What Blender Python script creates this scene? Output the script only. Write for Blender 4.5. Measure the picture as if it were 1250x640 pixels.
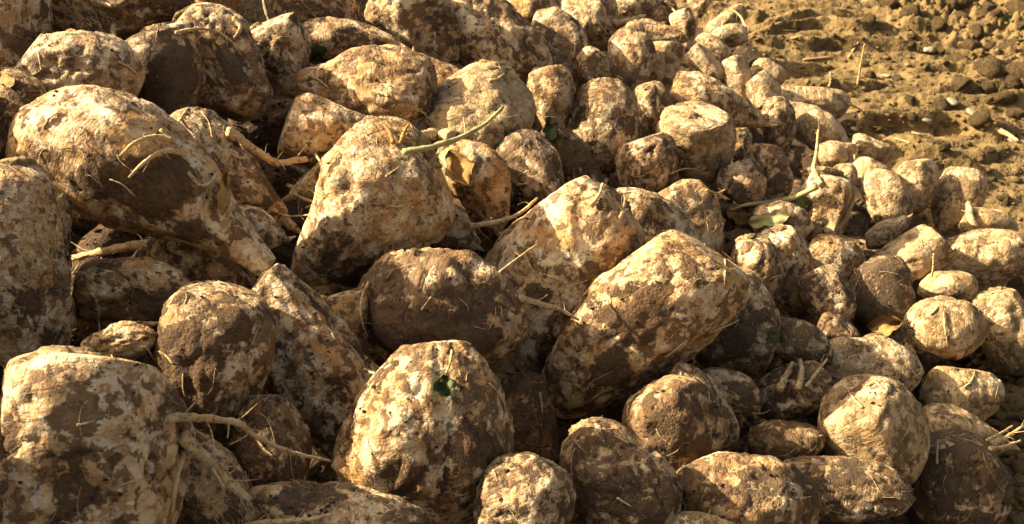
import bpy, math, random
import numpy as np
from mathutils import Vector, Matrix

for o in list(bpy.data.objects):
    bpy.data.objects.remove(o)
S = bpy.context.scene
C = S.collection

# ------------------------------------------------------------------ camera, sky, sun, exposure
PW, PH, FPX = 1250.0, 640.0, 1500.0          # photograph size and focal length in its pixels
CAM = np.array([0.0, 0.0, 1.2])
PITCH = math.radians(30)
cd = bpy.data.cameras.new('camera')
cam = bpy.data.objects.new('camera', cd); C.objects.link(cam)
cam.location = CAM; cam.rotation_euler = (math.pi/2 - PITCH, 0, 0)
cd.sensor_width = 36; cd.lens = 36*FPX/PW
cd.clip_start = 0.05; cd.clip_end = 500
cd.dof.use_dof = True; cd.dof.focus_distance = 1.55; cd.dof.aperture_fstop = 14.0
S.camera = cam
SUN_EL, SUN_AZ = math.radians(32), math.radians(-82)   # azimuth from +y, negative = towards -x
to_sun = Vector((math.sin(SUN_AZ)*math.cos(SUN_EL), math.cos(SUN_AZ)*math.cos(SUN_EL), math.sin(SUN_EL)))
W_ = bpy.data.worlds.new('World'); S.world = W_; W_.use_nodes = True
wn = W_.node_tree
bg = wn.nodes['Background']
sky = wn.nodes.new('ShaderNodeTexSky'); sky.sky_type = 'NISHITA'; sky.sun_disc = False
sky.sun_elevation = SUN_EL; sky.sun_rotation = SUN_AZ
sky.dust_density = 8.0; sky.air_density = 1.0; sky.ozone_density = 0.3
wb = wn.nodes.new('ShaderNodeMix'); wb.data_type = 'RGBA'; wb.blend_type = 'MULTIPLY'; wb.inputs[0].default_value = 1.0
wb.inputs[7].default_value = (1.0, 0.93, 0.80, 1)                     # the photograph's warm white balance
wn.links.new(sky.outputs[0], wb.inputs[6]); wn.links.new(wb.outputs[2], bg.inputs[0]); bg.inputs[1].default_value = 0.078
sd = bpy.data.lights.new('sun', 'SUN'); sd.energy = 5.0; sd.angle = math.radians(0.5); sd.color = (1.0, 0.865, 0.625)
sun = bpy.data.objects.new('sun', sd); C.objects.link(sun)
sun.rotation_euler = to_sun.to_track_quat('Z', 'Y').to_euler(); sun.location = (-3, 2, 4)
S.cycles.diffuse_bounces = 2
S.view_settings.view_transform = 'Standard'; S.view_settings.look = 'None'
S.view_settings.exposure = 1.55; S.view_settings.gamma = 1.0; S.view_settings.use_curve_mapping = False

RGT = np.array([1.0, 0, 0])
FWD = np.array([0, math.cos(PITCH), -math.sin(PITCH)])
UPV = np.array([0, math.sin(PITCH), math.cos(PITCH)])
def ray(px, py):
    """direction with unit depth along the view axis"""
    return FWD + RGT*((px-PW/2)/FPX) + UPV*((PH/2-py)/FPX)
def project(P):
    d = np.asarray(P)-CAM
    z = d@FWD
    return PW/2+FPX*(d@RGT)/z, PH/2-FPX*(d@UPV)/z, z

# ------------------------------------------------------------------ numpy noise
def _h(i, seed):
    n = (i[:, 0].astype(np.int64)*73856093) ^ (i[:, 1].astype(np.int64)*19349663) ^ (i[:, 2].astype(np.int64)*83492791) ^ (seed*2654435)
    n = (n ^ (n >> 13))*1274126177 & 0x7fffffff
    n = (n ^ (n >> 16))*668265263 & 0x7fffffff
    return ((n ^ (n >> 15)) & 0xffff)/65535.0
def vnoise(p, seed=0):
    i = np.floor(p); f = p-i; u = f*f*f*(f*(f*6-15)+10)
    r = 0
    for a in (0, 1):
        for b in (0, 1):
            for c in (0, 1):
                w = (u[:, 0] if a else 1-u[:, 0])*(u[:, 1] if b else 1-u[:, 1])*(u[:, 2] if c else 1-u[:, 2])
                r = r+w*_h(i+np.array([a, b, c]), seed)
    return r*2-1
def fbm(p, seed=0, oct=4, rough=0.5):
    r, a, t = 0, 1.0, 0
    for o in range(oct):
        r = r+a*vnoise(p*(2.0**o)+o*17.3, seed+o); t += a; a *= rough
    return r/t
def sstep(a, b, x):
    t = np.clip((x-a)/(b-a), 0, 1); return t*t*(3-2*t)

# ------------------------------------------------------------------ the heap: a slope that rises from its toe line
TOE = np.array([(.35, 4.6), (.57, 3.7), (.84, 2.9), (1.06, 2.25), (1.08, 1.95), (.92, 1.7), (.76, 1.33), (.66, .9), (.6, 0.2), (.6, -2)])
def toe_dist(x, y):
    """signed distance to the toe line, positive on the heap's side"""
    P = np.stack([x, y], -1); best = np.full(P.shape[:-1], 1e9); sg = np.ones(P.shape[:-1])
    for a, b in zip(TOE[:-1], TOE[1:]):
        ab = b-a; t = np.clip(((P-a)@ab)/(ab@ab), 0, 1)
        q = a+t[..., None]*ab; d = np.linalg.norm(P-q, axis=-1)
        cr = ab[0]*(P[..., 1]-a[1])-ab[1]*(P[..., 0]-a[0])
        m = d < best-1e-9
        sg = np.where(m, np.where(cr < 0, 1.0, -1.0), sg); best = np.where(m, d, best)
    return best*sg
def heap(x, y):
    s = toe_dist(np.asarray(x, float), np.asarray(y, float))
    s = np.where(s > 0, s, 0)
    return 0.36*s + 0.05*(1-np.exp(-s/0.15))
def hit_heap(px, py, off=0.0):
    d = ray(px, py)
    ts = np.linspace(0.6, 6, 2200)
    P = CAM+ts[:, None]*d
    below = P[:, 2] < heap(P[:, 0], P[:, 1])+off
    k = int(np.argmax(below)); return ts[k] if below[k] else 5.0

# ------------------------------------------------------------------ node helpers and materials
class NT:
    def __init__(s, name):
        s.m = bpy.data.materials.new(name); s.m.use_nodes = True
        s.t = s.m.node_tree; s.b = s.t.nodes['Principled BSDF']
    def n(s, typ, **kw):
        x = s.t.nodes.new(typ)
        for k, v in kw.items(): setattr(x, k, v)
        return x
    def l(s, a, b): s.t.links.new(a, b)
    def set(s, inp, v):
        if hasattr(v, 'is_linked') or isinstance(v, bpy.types.NodeSocket): s.l(v, inp)
        else: inp.default_value = v
    def noise(s, vec, scale, detail=4, rough=0.55, dist=0.0):
        x = s.n('ShaderNodeTexNoise'); s.l(vec, x.inputs['Vector'])
        x.inputs['Scale'].default_value = scale; x.inputs['Detail'].default_value = detail
        x.inputs['Roughness'].default_value = rough; x.inputs['Distortion'].default_value = dist
        return x.outputs['Fac']
    def math(s, op, a, b=0.0, c=0.0):
        x = s.n('ShaderNodeMath', operation=op)
        for i, v in enumerate((a, b, c)): s.set(x.inputs[i], v)
        return x.outputs[0]
    def step(s, v, lo, hi, a=0.0, b=1.0):
        x = s.n('ShaderNodeMapRange', interpolation_type='SMOOTHSTEP')
        s.set(x.inputs[0], v); s.set(x.inputs[1], lo); s.set(x.inputs[2], hi); s.set(x.inputs[3], a); s.set(x.inputs[4], b)
        return x.outputs[0]
    def mix(s, f, a, b, mode='MIX'):
        x = s.n('ShaderNodeMix', data_type='RGBA', blend_type=mode)
        s.set(x.inputs[0], f)
        for i, v in ((6, a), (7, b)):
            if isinstance(v, tuple): x.inputs[i].default_value = (*v, 1)
            else: s.l(v, x.inputs[i])
        return x.outputs[2]
    def bump(s, h, strength, dist, nrm=None):
        x = s.n('ShaderNodeBump'); s.l(h, x.inputs['Height'])
        x.inputs['Strength'].default_value = strength; x.inputs['Distance'].default_value = dist
        if nrm is not None: s.l(nrm, x.inputs['Normal'])
        return x.outputs[0]

def beet_material():
    N = NT('beet_skin')
    tc = N.n('ShaderNodeTexCoord'); oi = N.n('ShaderNodeObjectInfo')
    off = N.n('ShaderNodeVectorMath', operation='SCALE')
    cmb = N.n('ShaderNodeCombineXYZ')
    for i, f in enumerate((1.0, 2.7, 5.1)): N.l(N.math('MULTIPLY', oi.outputs['Random'], f*7), cmb.inputs[i])
    add = N.n('ShaderNodeVectorMath', operation='ADD'); N.l(tc.outputs['Object'], add.inputs[0]); N.l(cmb.outputs[0], add.inputs[1])
    vs = N.n('ShaderNodeVectorMath', operation='SCALE'); N.l(add.outputs[0], vs.inputs[0])
    N.l(N.math('MULTIPLY_ADD', N.math('FRACT', N.math('MULTIPLY', oi.outputs['Random'], 37.3)), 0.7, 0.7), vs.inputs['Scale'])
    v = vs.outputs[0]
    mp = N.n('ShaderNodeMapping'); N.l(v, mp.inputs[0]); mp.inputs['Scale'].default_value = (1, 1, 4.5); ring = mp.outputs[0]
    mp2 = N.n('ShaderNodeMapping'); N.l(v, mp2.inputs[0]); mp2.inputs['Scale'].default_value = (1, 1, 0.35); streak = mp2.outputs[0]
    def prop(k):
        a = N.n('ShaderNodeAttribute', attribute_type='OBJECT', attribute_name=k); return a.outputs['Fac']
    mud, tone, grey, warm = prop('mud'), prop('tone'), prop('grey'), prop('warm')
    pv = N.n('ShaderNodeAttribute', attribute_type='GEOMETRY', attribute_name='mudv').outputs['Fac']
    # skin: cream to tan in soft blotches
    n1 = N.noise(v, 26, 5, 0.62); n2 = N.noise(v, 62, 6, 0.62, 0.3); n3 = N.noise(v, 260, 4, 0.6)
    wr = N.noise(ring, 45, 4, 0.6, 0.4); st = N.noise(streak, 90, 4, 0.6, 0.5)
    n4 = N.noise(v, 48, 6, 0.68, 0.4); n5 = N.noise(v, 120, 4, 0.6)
    col = N.mix(N.step(n1, 0.38, 0.62), (0.77, 0.60, 0.36), (0.56, 0.345, 0.14))
    col = N.mix(N.step(n4, 0.52, 0.58, 0, 0.8), col, (0.34, 0.165, 0.05))
    col = N.mix(N.step(n5, 0.58, 0.65, 0, 0.8), col, (0.82, 0.76, 0.60))
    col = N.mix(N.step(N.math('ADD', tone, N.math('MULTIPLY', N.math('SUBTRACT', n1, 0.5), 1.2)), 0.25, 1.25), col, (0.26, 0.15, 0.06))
    # rusty orange stains
    rs = N.step(N.math('ADD', N.noise(v, 19, 5, 0.65, 0.5), N.math('MULTIPLY', warm, 0.24)), 0.575, 0.73)
    col = N.mix(N.math('MULTIPLY', rs, 0.8), col, (0.44, 0.215, 0.055))
    # pale scrapes where the skin is rubbed off
    sc = N.step(N.noise(streak, 40, 3, 0.5, 0.8), 0.66, 0.72)
    col = N.mix(N.math('MULTIPLY', sc, 0.75), col, (0.72, 0.66, 0.52))
    gs = N.step(N.noise(v, 13, 5, 0.6, 0.4), 0.63, 0.74)
    col = N.mix(N.math('MULTIPLY', gs, 0.45), col, (0.27, 0.27, 0.075))
    # grey dusty film
    gd = N.math('MULTIPLY', N.step(N.noise(v, 24, 4, 0.6), 0.36, 0.68), N.math('MULTIPLY', grey, 0.75))
    col = N.mix(gd, col, (0.30, 0.24, 0.165))
    # fine wrinkles and pores in the colour
    col = N.mix(N.step(wr, 0.56, 0.72, 0, 0.6), col, (0.20, 0.11, 0.045))
    col = N.mix(N.step(st, 0.60, 0.74, 0, 0.4), col, (0.25, 0.14, 0.06))
    fs = N.step(N.math('ADD', N.noise(v, 170, 5, 0.65), N.math('MULTIPLY', N.math('SUBTRACT', n1, 0.5), 0.35)), 0.57, 0.63)
    col = N.mix(N.math('MULTIPLY', fs, 0.8), col, (0.15, 0.07, 0.024))
    cutv = N.n('ShaderNodeAttribute', attribute_type='GEOMETRY', attribute_name='cutv').outputs['Fac']
    flesh = N.mix(N.step(n2, 0.35, 0.65), (0.80, 0.70, 0.47), (0.58, 0.42, 0.20))
    col = N.mix(N.math('MULTIPLY', cutv, N.step(n1, 0.3, 0.6, 1.0, 0.4)), col, flesh)
    # brown soil specks and cakes of mud
    sp = N.math('ADD', n2, N.math('MULTIPLY', N.math('ADD', mud, N.math('MULTIPLY', pv, 0.3)), 0.16))
    spk = N.step(N.math('ADD', sp, N.math('MULTIPLY', N.math('SUBTRACT', N.noise(v, 15, 3), 0.5), 0.5)), 0.56, 0.61)
    col = N.mix(N.math('MULTIPLY', spk, 0.86), col, (0.10, 0.048, 0.018))
    big = N.noise(v, 17, 7, 0.66, 0.5)
    mk = N.math('ADD', N.math('ADD', big, N.math('MULTIPLY', mud, 0.22)), N.math('MULTIPLY', pv, 0.30))
    mk = N.math('ADD', mk, N.math('MULTIPLY', N.math('SUBTRACT', n2, 0.5), 0.30))
    mk = N.math('ADD', mk, N.math('MULTIPLY', N.math('SUBTRACT', n5, 0.5), 0.22))
    mk = N.math('ADD', mk, N.math('MULTIPLY', N.math('SUBTRACT', n3, 0.5), 0.20))
    cake = N.step(mk, 0.645, 0.725)
    mudcol = N.mix(N.step(N.math('ADD', n2, N.math('MULTIPLY', N.math('SUBTRACT', n3, 0.5), 0.7)), 0.35, 0.7), (0.060, 0.030, 0.012), (0.140, 0.074, 0.030))
    mudcol = N.mix(N.math('MULTIPLY', grey, 0.5), mudcol, (0.10, 0.082, 0.062))
    film = N.step(mk, 0.53, 0.69)
    col = N.mix(N.math('MULTIPLY', film, 0.62), col, (0.27, 0.150, 0.062))
    col = N.mix(cake, col, mudcol)
    # dry sandy soil dusted over the skin
    ds = N.math('MULTIPLY', prop('dust'), N.step(N.math('ADD', n1, N.math('MULTIPLY', n5, 0.6)), 0.5, 0.95))
    col = N.mix(ds, col, N.mix(N.step(n2, 0.35, 0.65), (0.52, 0.385, 0.20), (0.33, 0.225, 0.10)))
    # fine grain
    col = N.mix(N.step(n3, 0.3, 0.7, 0.0, 0.35), col, N.mix(0.5, col, (0.16, 0.09, 0.04)))
    N.l(col, N.b.inputs['Base Color'])
    N.l(N.step(cake, 0, 1, 0.68, 0.9), N.b.inputs['Roughness'])
    N.b.inputs['Specular IOR Level'].default_value = 0.3
    h = N.math('ADD', N.math('MULTIPLY', n1, 0.9), N.math('MULTIPLY', n2, 0.5))
    h = N.math('ADD', h, N.math('MULTIPLY', n3, 0.22))
    h = N.math('ADD', h, N.math('MULTIPLY', wr, 0.45))
    h = N.math('ADD', h, N.math('MULTIPLY', st, 0.25))
    h = N.math('ADD', h, N.math('MULTIPLY', cake, N.math('MULTIPLY_ADD', n3, 0.5, 0.4)))
    h = N.math('ADD', h, N.math('MULTIPLY', ds, N.math('MULTIPLY', n5, 0.35)))
    h = N.math('ADD', h, N.math('MULTIPLY', spk, 0.2))
    N.l(N.bump(h, 0.9, 0.0068), N.b.inputs['Normal'])
    return N.m

def simple_material(name, c1, c2, scale, rough=0.8, bump=0.003, c3=None, stretch=None, trans=0.0, cut=(0.52, 0.68)):
    N = NT(name); tc = N.n('ShaderNodeTexCoord'); v = tc.outputs['Object']
    if stretch:
        mp = N.n('ShaderNodeMapping'); N.l(v, mp.inputs[0]); mp.inputs['Scale'].default_value = stretch; v = mp.outputs[0]
    a = N.noise(v, scale, 6, 0.62); b = N.noise(v, scale*4, 4, 0.6)
    col = N.mix(N.step(a, 0.34, 0.66), c1, c2)
    if c3: col = N.mix(N.step(b, *cut), col, c3)
    N.l(col, N.b.inputs['Base Color']); N.b.inputs['Roughness'].default_value = rough
    N.b.inputs['Specular IOR Level'].default_value = 0.25
    N.l(N.bump(N.math('ADD', a, N.math('MULTIPLY', b, 0.5)), 0.9, bump), N.b.inputs['Normal'])
    if trans: N.b.inputs['Subsurface Weight'].default_value = trans; N.b.inputs['Subsurface Radius'].default_value = (.01, .01, .004)
    return N.m

M_BEET = beet_material()
M_ROOT = simple_material('root_skin', (0.64, 0.48, 0.25), (0.44, 0.285, 0.125), 70, 0.75, 0.003, (0.17, 0.095, 0.04), cut=(0.53, 0.68))
M_CROWN = simple_material('crown_tissue', (0.42, 0.30, 0.14), (0.20, 0.12, 0.05), 60, 0.85, 0.006, (0.09, 0.055, 0.025))
M_SOIL = simple_material('field_soil', (0.225, 0.15, 0.060), (0.14, 0.09, 0.034), 9, 0.95, 0.018, (0.085, 0.052, 0.020))
M_CLOD = simple_material('clod_soil', (0.19, 0.125, 0.050), (0.115, 0.073, 0.028), 2.5, 0.95, 0.05, (0.10, 0.062, 0.024))
M_DARK = simple_material('gap_shade_dark_soil', (0.05, 0.03, 0.015), (0.03, 0.018, 0.009), 30, 0.95, 0.006)  # near-black to paint gap shade under the heap; also colours the soil crumbs
M_GREEN = simple_material('green_leaf', (0.05, 0.085, 0.022), (0.12, 0.125, 0.04), 60, 0.65, 0.002, trans=0.2)
M_STALK = simple_material('green_stalk', (0.27, 0.27, 0.10), (0.42, 0.34, 0.17), 40, 0.6, 0.002)
M_DRY = simple_material('dry_leaf', (0.40, 0.24, 0.07), (0.24, 0.13, 0.04), 60, 0.7, 0.003)
M_STRAW = simple_material('straw', (0.55, 0.40, 0.18), (0.38, 0.25, 0.10), 80, 0.7, 0.001)
M_STONE = simple_material('pale_stone', (0.36, 0.31, 0.22), (0.26, 0.20, 0.12), 3, 0.7, 0.002)

# ------------------------------------------------------------------ mesh helpers
def mesh_obj(name, V, F, mat, parent=None, mw=None, smooth=True):
    me = bpy.data.meshes.new(name)
    V = np.asarray(V, dtype=np.float32); F = [tuple(f) for f in F] if not isinstance(F, np.ndarray) else F
    if isinstance(F, np.ndarray):
        me.vertices.add(len(V)); me.vertices.foreach_set('co', V.ravel())
        k = F.shape[1]
        me.loops.add(F.size); me.loops.foreach_set('vertex_index', F.astype(np.int32).ravel())
        me.polygons.add(len(F)); me.polygons.foreach_set('loop_start', np.arange(0, F.size, k, dtype=np.int32))
        me.update(calc_edges=True)
    else:
        me.from_pydata(V.tolist(), [], F)
    if smooth: me.polygons.foreach_set('use_smooth', np.ones(len(me.polygons), dtype=bool))
    me.materials.append(mat); me.validate(); me.update()
    o = bpy.data.objects.new(name, me); C.objects.link(o)
    if mw is not None: o.matrix_world = mw
    if parent is not None:
        o.parent = parent; o.matrix_parent_inverse = parent.matrix_world.inverted()
    return o
def tag(o, label=None, cat=None, group=None, kind=None):
    for k, v in (('label', label), ('category', cat), ('group', group), ('kind', kind)):
        if v: o[k] = v
    return o

_grid = {}
def sphere_grid(nu, nv):
    if (nu, nv) not in _grid:
        F = []
        idx = lambda r, c: 1+(r-1)*nu+c % nu
        q = [(idx(r, c), idx(r, c+1), idx(r+1, c+1), idx(r+1, c)) for r in range(1, nv-1) for c in range(nu)]
        last = 1+(nv-1)*nu
        cap = [(0, idx(1, c+1), idx(1, c)) for c in range(nu)]+[(last, idx(nv-1, c), idx(nv-1, c+1)) for c in range(nu)]
        th = np.linspace(0, math.pi, nv+1)[1:-1]; ph = np.arange(nu)*2*math.pi/nu
        T, P = np.meshgrid(th, ph, indexing='ij')
        T = np.concatenate([[0], T.ravel(), [math.pi]]); P = np.concatenate([[0], P.ravel(), [0]])
        _grid[(nu, nv)] = (q+cap, T, P)
    return _grid[(nu, nv)]

def profile(t, k, e=0.72, tip=0.0, neck=0.0):
    s = np.clip(1-t*t, 0, 1)**(e*0.675*(1+0.6*max(k, 0)*np.clip(t, 0, 1)))
    r = s*(1-k*t)*(1-neck*sstep(-0.15, 0.62, t))
    if tip: r = np.maximum(r, tip*np.clip(1-t*t, 0, 1)**0.28*(t > -0.5))
    return r
def beet_geom(L, W, k, seed, nu, nv, lump=0.11, tip=0.0, bend=0.0, furrow=0.08, squash=1.0, neck=0.0, e=0.72, flats=4, slc=0.3):
    rng = np.random.default_rng(seed)
    F, T, P = sphere_grid(nu, nv)
    t = -np.cos(T)
    tt = np.linspace(-1, 1, 200); nrm = profile(tt, k, e, tip, neck).max()
    r = profile(t, k, e, tip, neck)/nrm*W/2
    D = np.stack([np.cos(P), np.sin(P), t*1.1], -1)
    q = D*1.15+seed*3.7
    n = 1+lump*1.5*fbm(q*1.0, seed, 3, 0.5)+lump*0.55*fbm(q*3.1, seed+9, 3, 0.5)+lump*0.34*fbm(q*8.0, seed+19, 3, 0.6)
    cz = sstep(0.78, 1.0, 1-np.abs(fbm(q*1.9, seed+41, 2))*2.2)
    n -= 0.055*cz
    crease = np.zeros(len(t))
    crease += 0.75*cz+0.5*sstep(-.05, -.4, fbm(q*3.1, seed+9, 3, 0.5))
    f0 = rng.uniform(0, 6.28); nl = rng.integers(3, 6)
    n += 0.035*np.cos(nl*P+f0+1.2*np.sin(1.7*t+seed))*(1-t*t)+0.05*np.cos(2*P+f0*1.7+t)     # lobed, not quite round in section
    for a in (f0, f0+math.pi+rng.uniform(-.4, .4)):
        dphi = np.angle(np.exp(1j*(P-a-0.35*np.sin(t*2.2+seed))))
        g = np.exp(-(dphi/0.2)**2)*sstep(-0.6, 0.1, t)*(1-sstep(0.85, 1.0, t))*(0.6+0.6*fbm(q*2.5, seed+61, 2))
        n -= furrow*g; crease += 0.8*np.clip(g, 0, 1)
    n -= 0.012*np.sin(t*rng.uniform(18, 26)+2*fbm(q*1.3, seed+5, 2))*sstep(-.2, .5, t)
    r = r*n
    z = t*L/2*(1+0.05*fbm(D*1.6+seed, seed+31, 2))
    x = r*np.cos(P)*squash; y = r*np.sin(P)
    b = bend*W
    x = x+b*(t*t-0.33)*math.cos(f0); y = y+b*(t*t-0.33)*math.sin(f0)
    w1, w2 = rng.uniform(0, 6.28, 2)
    x = x+W*0.07*np.sin(1.9*t+w1); y = y+W*0.07*np.sin(1.6*t+w2)          # lopsided growth
    V = np.stack([x, y, z], -1); cut = np.zeros(len(V))
    for _ in range(flats):                       # pressed flats and cut faces
        d = rng.normal(size=3)*np.array([1, 1, 0.45]); d /= np.linalg.norm(d)
        h = V@d; m = h.max(); c = m*rng.uniform(0.68, 0.9)
        V = V-np.where(h > c, (h-c)*rng.uniform(0.4, 0.75), 0)[:, None]*d
    d = np.array([rng.normal()*.25, rng.normal()*.25, -1]); d /= np.linalg.norm(d)   # topped crown
    sliced = rng.random() < slc
    h = V@d; c = h.max()*(rng.uniform(0.6, 0.74) if sliced else rng.uniform(0.76, 0.93))
    V = V-np.where(h > c, (h-c)*(0.93 if sliced else 0.75), 0)[:, None]*d
    if sliced: cut = np.maximum(cut, sstep(0, 0.03*W, h-c))
    if k >= 0.18 and rng.random() < 0.6:                       # snapped root end
        d = np.array([rng.normal()*.3, rng.normal()*.3, 1]); d /= np.linalg.norm(d)
        h = V@d; c = h.max()*rng.uniform(0.8, 0.9)
        V = V-np.where(h > c, (h-c)*0.9+0.01*W*fbm(q*9, seed+77, 2), 0)[:, None]*d
        cut = np.maximum(cut, 0.9*sstep(0, 0.03*W, h-c))
    zz = V[:, 2]; V[:, 2] = (zz-(zz.max()+zz.min())/2)*L/(zz.max()-zz.min())
    V[:, :2] *= W/2/np.percentile(np.hypot(V[:, 0], V[:, 1]), 92)
    beet_geom.extra = (np.clip(crease, 0, 1.2), cut)
    return V, F
def ico(sub=2):
    import bmesh
    bm = bmesh.new(); bmesh.ops.create_icosphere(bm, subdivisions=sub, radius=1)
    V = np.array([v.co[:] for v in bm.verts]); F = np.array([[v.index for v in f.verts] for f in bm.faces]); bm.free()
    return V, F
def tube(points, radii, sides=7, seed=0, rough=0.15):
    """a smooth knobbly tube through 3-D points; returns V, F"""
    P = np.asarray(points, float); R = np.asarray(radii, float)
    n = max(8, 6*(len(P)-1)); u = np.linspace(0, len(P)-1, n)
    def cr(u):
        i = np.clip(np.floor(u).astype(int), 0, len(P)-2); f = (u-i)[:, None]
        p0 = P[np.maximum(i-1, 0)]; p1 = P[i]; p2 = P[i+1]; p3 = P[np.minimum(i+2, len(P)-1)]
        return 0.5*((2*p1)+(-p0+p2)*f+(2*p0-5*p1+4*p2-p3)*f*f+(-p0+3*p1-3*p2+p3)*f**3)
    Q = cr(u); r = np.interp(u, np.arange(len(P)), R)
    rng = np.random.default_rng(seed)
    Q = Q+rng.normal(size=Q.shape)*r[:, None]*rough*0.6
    T = np.gradient(Q, axis=0); T /= np.linalg.norm(T, axis=1)[:, None]+1e-9
    V = []
    ref = np.array([0.31, 0.2, 0.93])
    for i in range(n):
        a = np.cross(T[i], ref); a /= np.linalg.norm(a)+1e-9; b = np.cross(T[i], a)
        for s in range(sides):
            w = 2*math.pi*s/sides; V.append(Q[i]+r[i]*(1+rng.normal()*rough)*(a*math.cos(w)+b*math.sin(w)))
    F = [(i*sides+s, i*sides+(s+1) % sides, (i+1)*sides+(s+1) % sides, (i+1)*sides+s) for i in range(n-1) for s in range(sides)]
    V.append(Q[0]); V.append(Q[-1]); a, b = len(V)-2, len(V)-1
    F += [(a, (s+1) % sides, s) for s in range(sides)]+[(b, (n-1)*sides+s, (n-1)*sides+(s+1) % sides) for s in range(sides)]
    return np.array(V), F

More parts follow.
